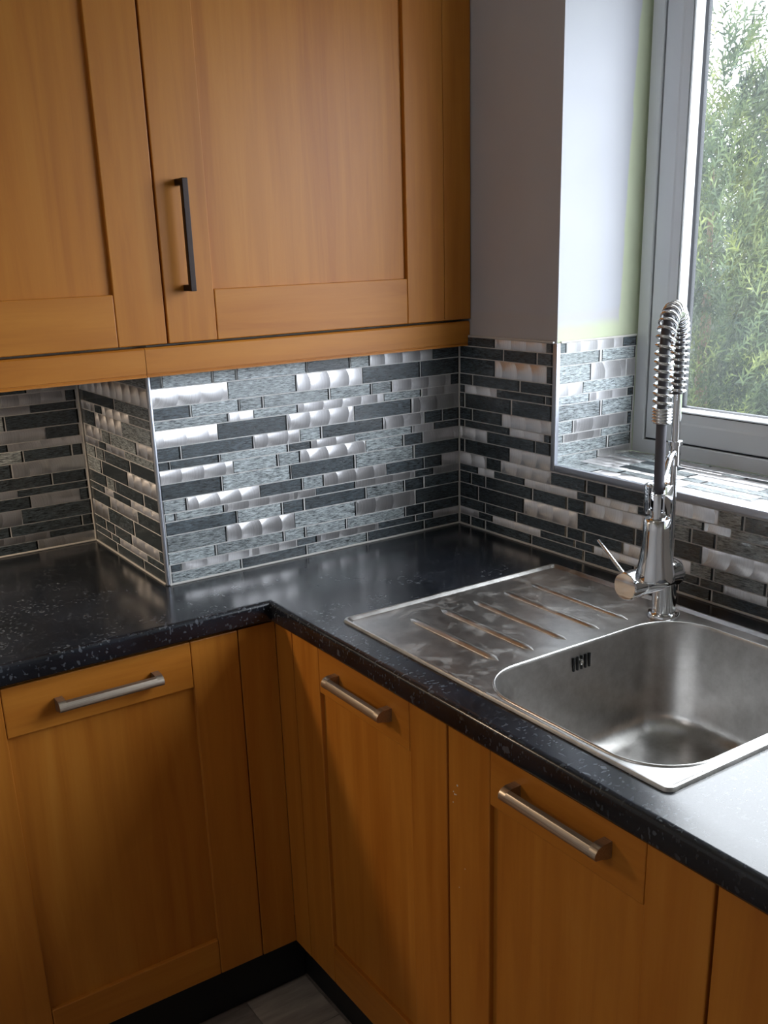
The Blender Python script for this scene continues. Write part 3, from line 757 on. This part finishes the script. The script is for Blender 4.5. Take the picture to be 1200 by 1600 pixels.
    MB().lathe(RB+side*.006+Vector((0, 0, Z(1.186))), side, [(0, .003), (.016, .003), (.0165, .0055), (.023, .0055), (.024, .004)], 16).build('collar_knob', M['chrome'], t, smooth=40)
tap()

# ------------------------------------------------------------------ floor pieces in view
fl = bpy.data.objects['floor']
Tm = {}
for iy in range(6):
    for ix in range(8):
        k = rnd.choice([0, 0, 1, 1, 2])
        if k not in Tm:
            mm_ = MB().bbox(-.0715, .0715, -.0715, .0715, -.002, 0, .0006); oo = mm_.build('tile', M['vinyl'][k], fl); Tm[k] = oo.data
        else: oo = bpy.data.objects.new('tile', Tm[k]); COL.objects.link(oo); oo.parent = fl
        oo.location = (-.545-.0725-.145*ix, -.132-.0725-.145*iy, .0002)

# ------------------------------------------------------------------ garden beyond the window
struct(MB().box(.36, 3.0, -9, 1.6, -.32, -.27).build('ground_reflector', M['reflector']), 'pale paving added unseen outside to bounce daylight through the window', 'reflector')  # unseen pale slab, added to bounce daylight onto reveal and frame
struct(MB().box(.5, 30, -20, 25, -.5, -.3).build('ground', M['lawn']), 'garden lawn beyond the window', 'lawn')
def conifer(x, y, h, rad, seed, label):
    rg = np.random.default_rng(seed); r0 = tag(empty('conifer', (x, y, -.3)), label, 'tree', 'conifers beyond the window')
    MB().tube([(0, 0, 0), (.02, 0, h*.4), (0, .01, h*.72)], [.06, .035, .008], 10).build('trunk', M['bark'], r0, smooth=60)
    N = 8500; V = []; F = []
    hz = 1-np.sqrt(rg.random(N)); hz = .02+.98*hz*1.0
    for i in range(N):
        q = hz[i]; z = q*h; R = rad*(1-q)**.62*(.45+.6*rg.random())+.03; a = rg.random()*2*math.pi
        R *= .86+.2*math.sin(5*a+seed+9*q)
        p = np.array([R*math.cos(a), R*math.sin(a), z]); out = np.array([math.cos(a), math.sin(a), 0])
        d = out*(.55+.3*rg.random())+np.array([0, 0, .55+.5*rg.random()])+rg.normal(0, .25, 3); d /= np.linalg.norm(d)
        L = .13+.17*rg.random(); sd = np.cross(d, rg.normal(0, 1, 3)); sd /= np.linalg.norm(sd); nn = np.cross(d, sd)
        for k in range(7):
            f = (k+.3)/7; base = p+d*L*f-nn*.03*f*f; s_ = 1 if k % 2 else -1; ln = .075*(1.1-f)
            tip = base+(d*.75+sd*s_*.75+nn*rg.normal(0, .25))*ln; w = d*.011
            o_ = len(V); V += [base-w, base+w, tip]; F.append((o_, o_+1, o_+2))
        o_ = len(V); V += [p-sd*.004, p+sd*.004, p+d*L*1.1]; F.append((o_, o_+1, o_+2))
    me = bpy.data.meshes.new('foliage'); me.from_pydata([tuple(v) for v in V], [], F); me.materials.append(M['foliage'])
    o = bpy.data.objects.new('foliage', me); COL.objects.link(o); o.parent = r0; o['kind'] = 'stuff'
conifer(3.9, 2.45, 3.08, 1.0, 1, 'tall thin-topped conifer nearest the window frame')
conifer(6.1, 3.9, 3.0, 1.0, 2, 'lower conifer standing behind the tall one, towards the right edge of the window')
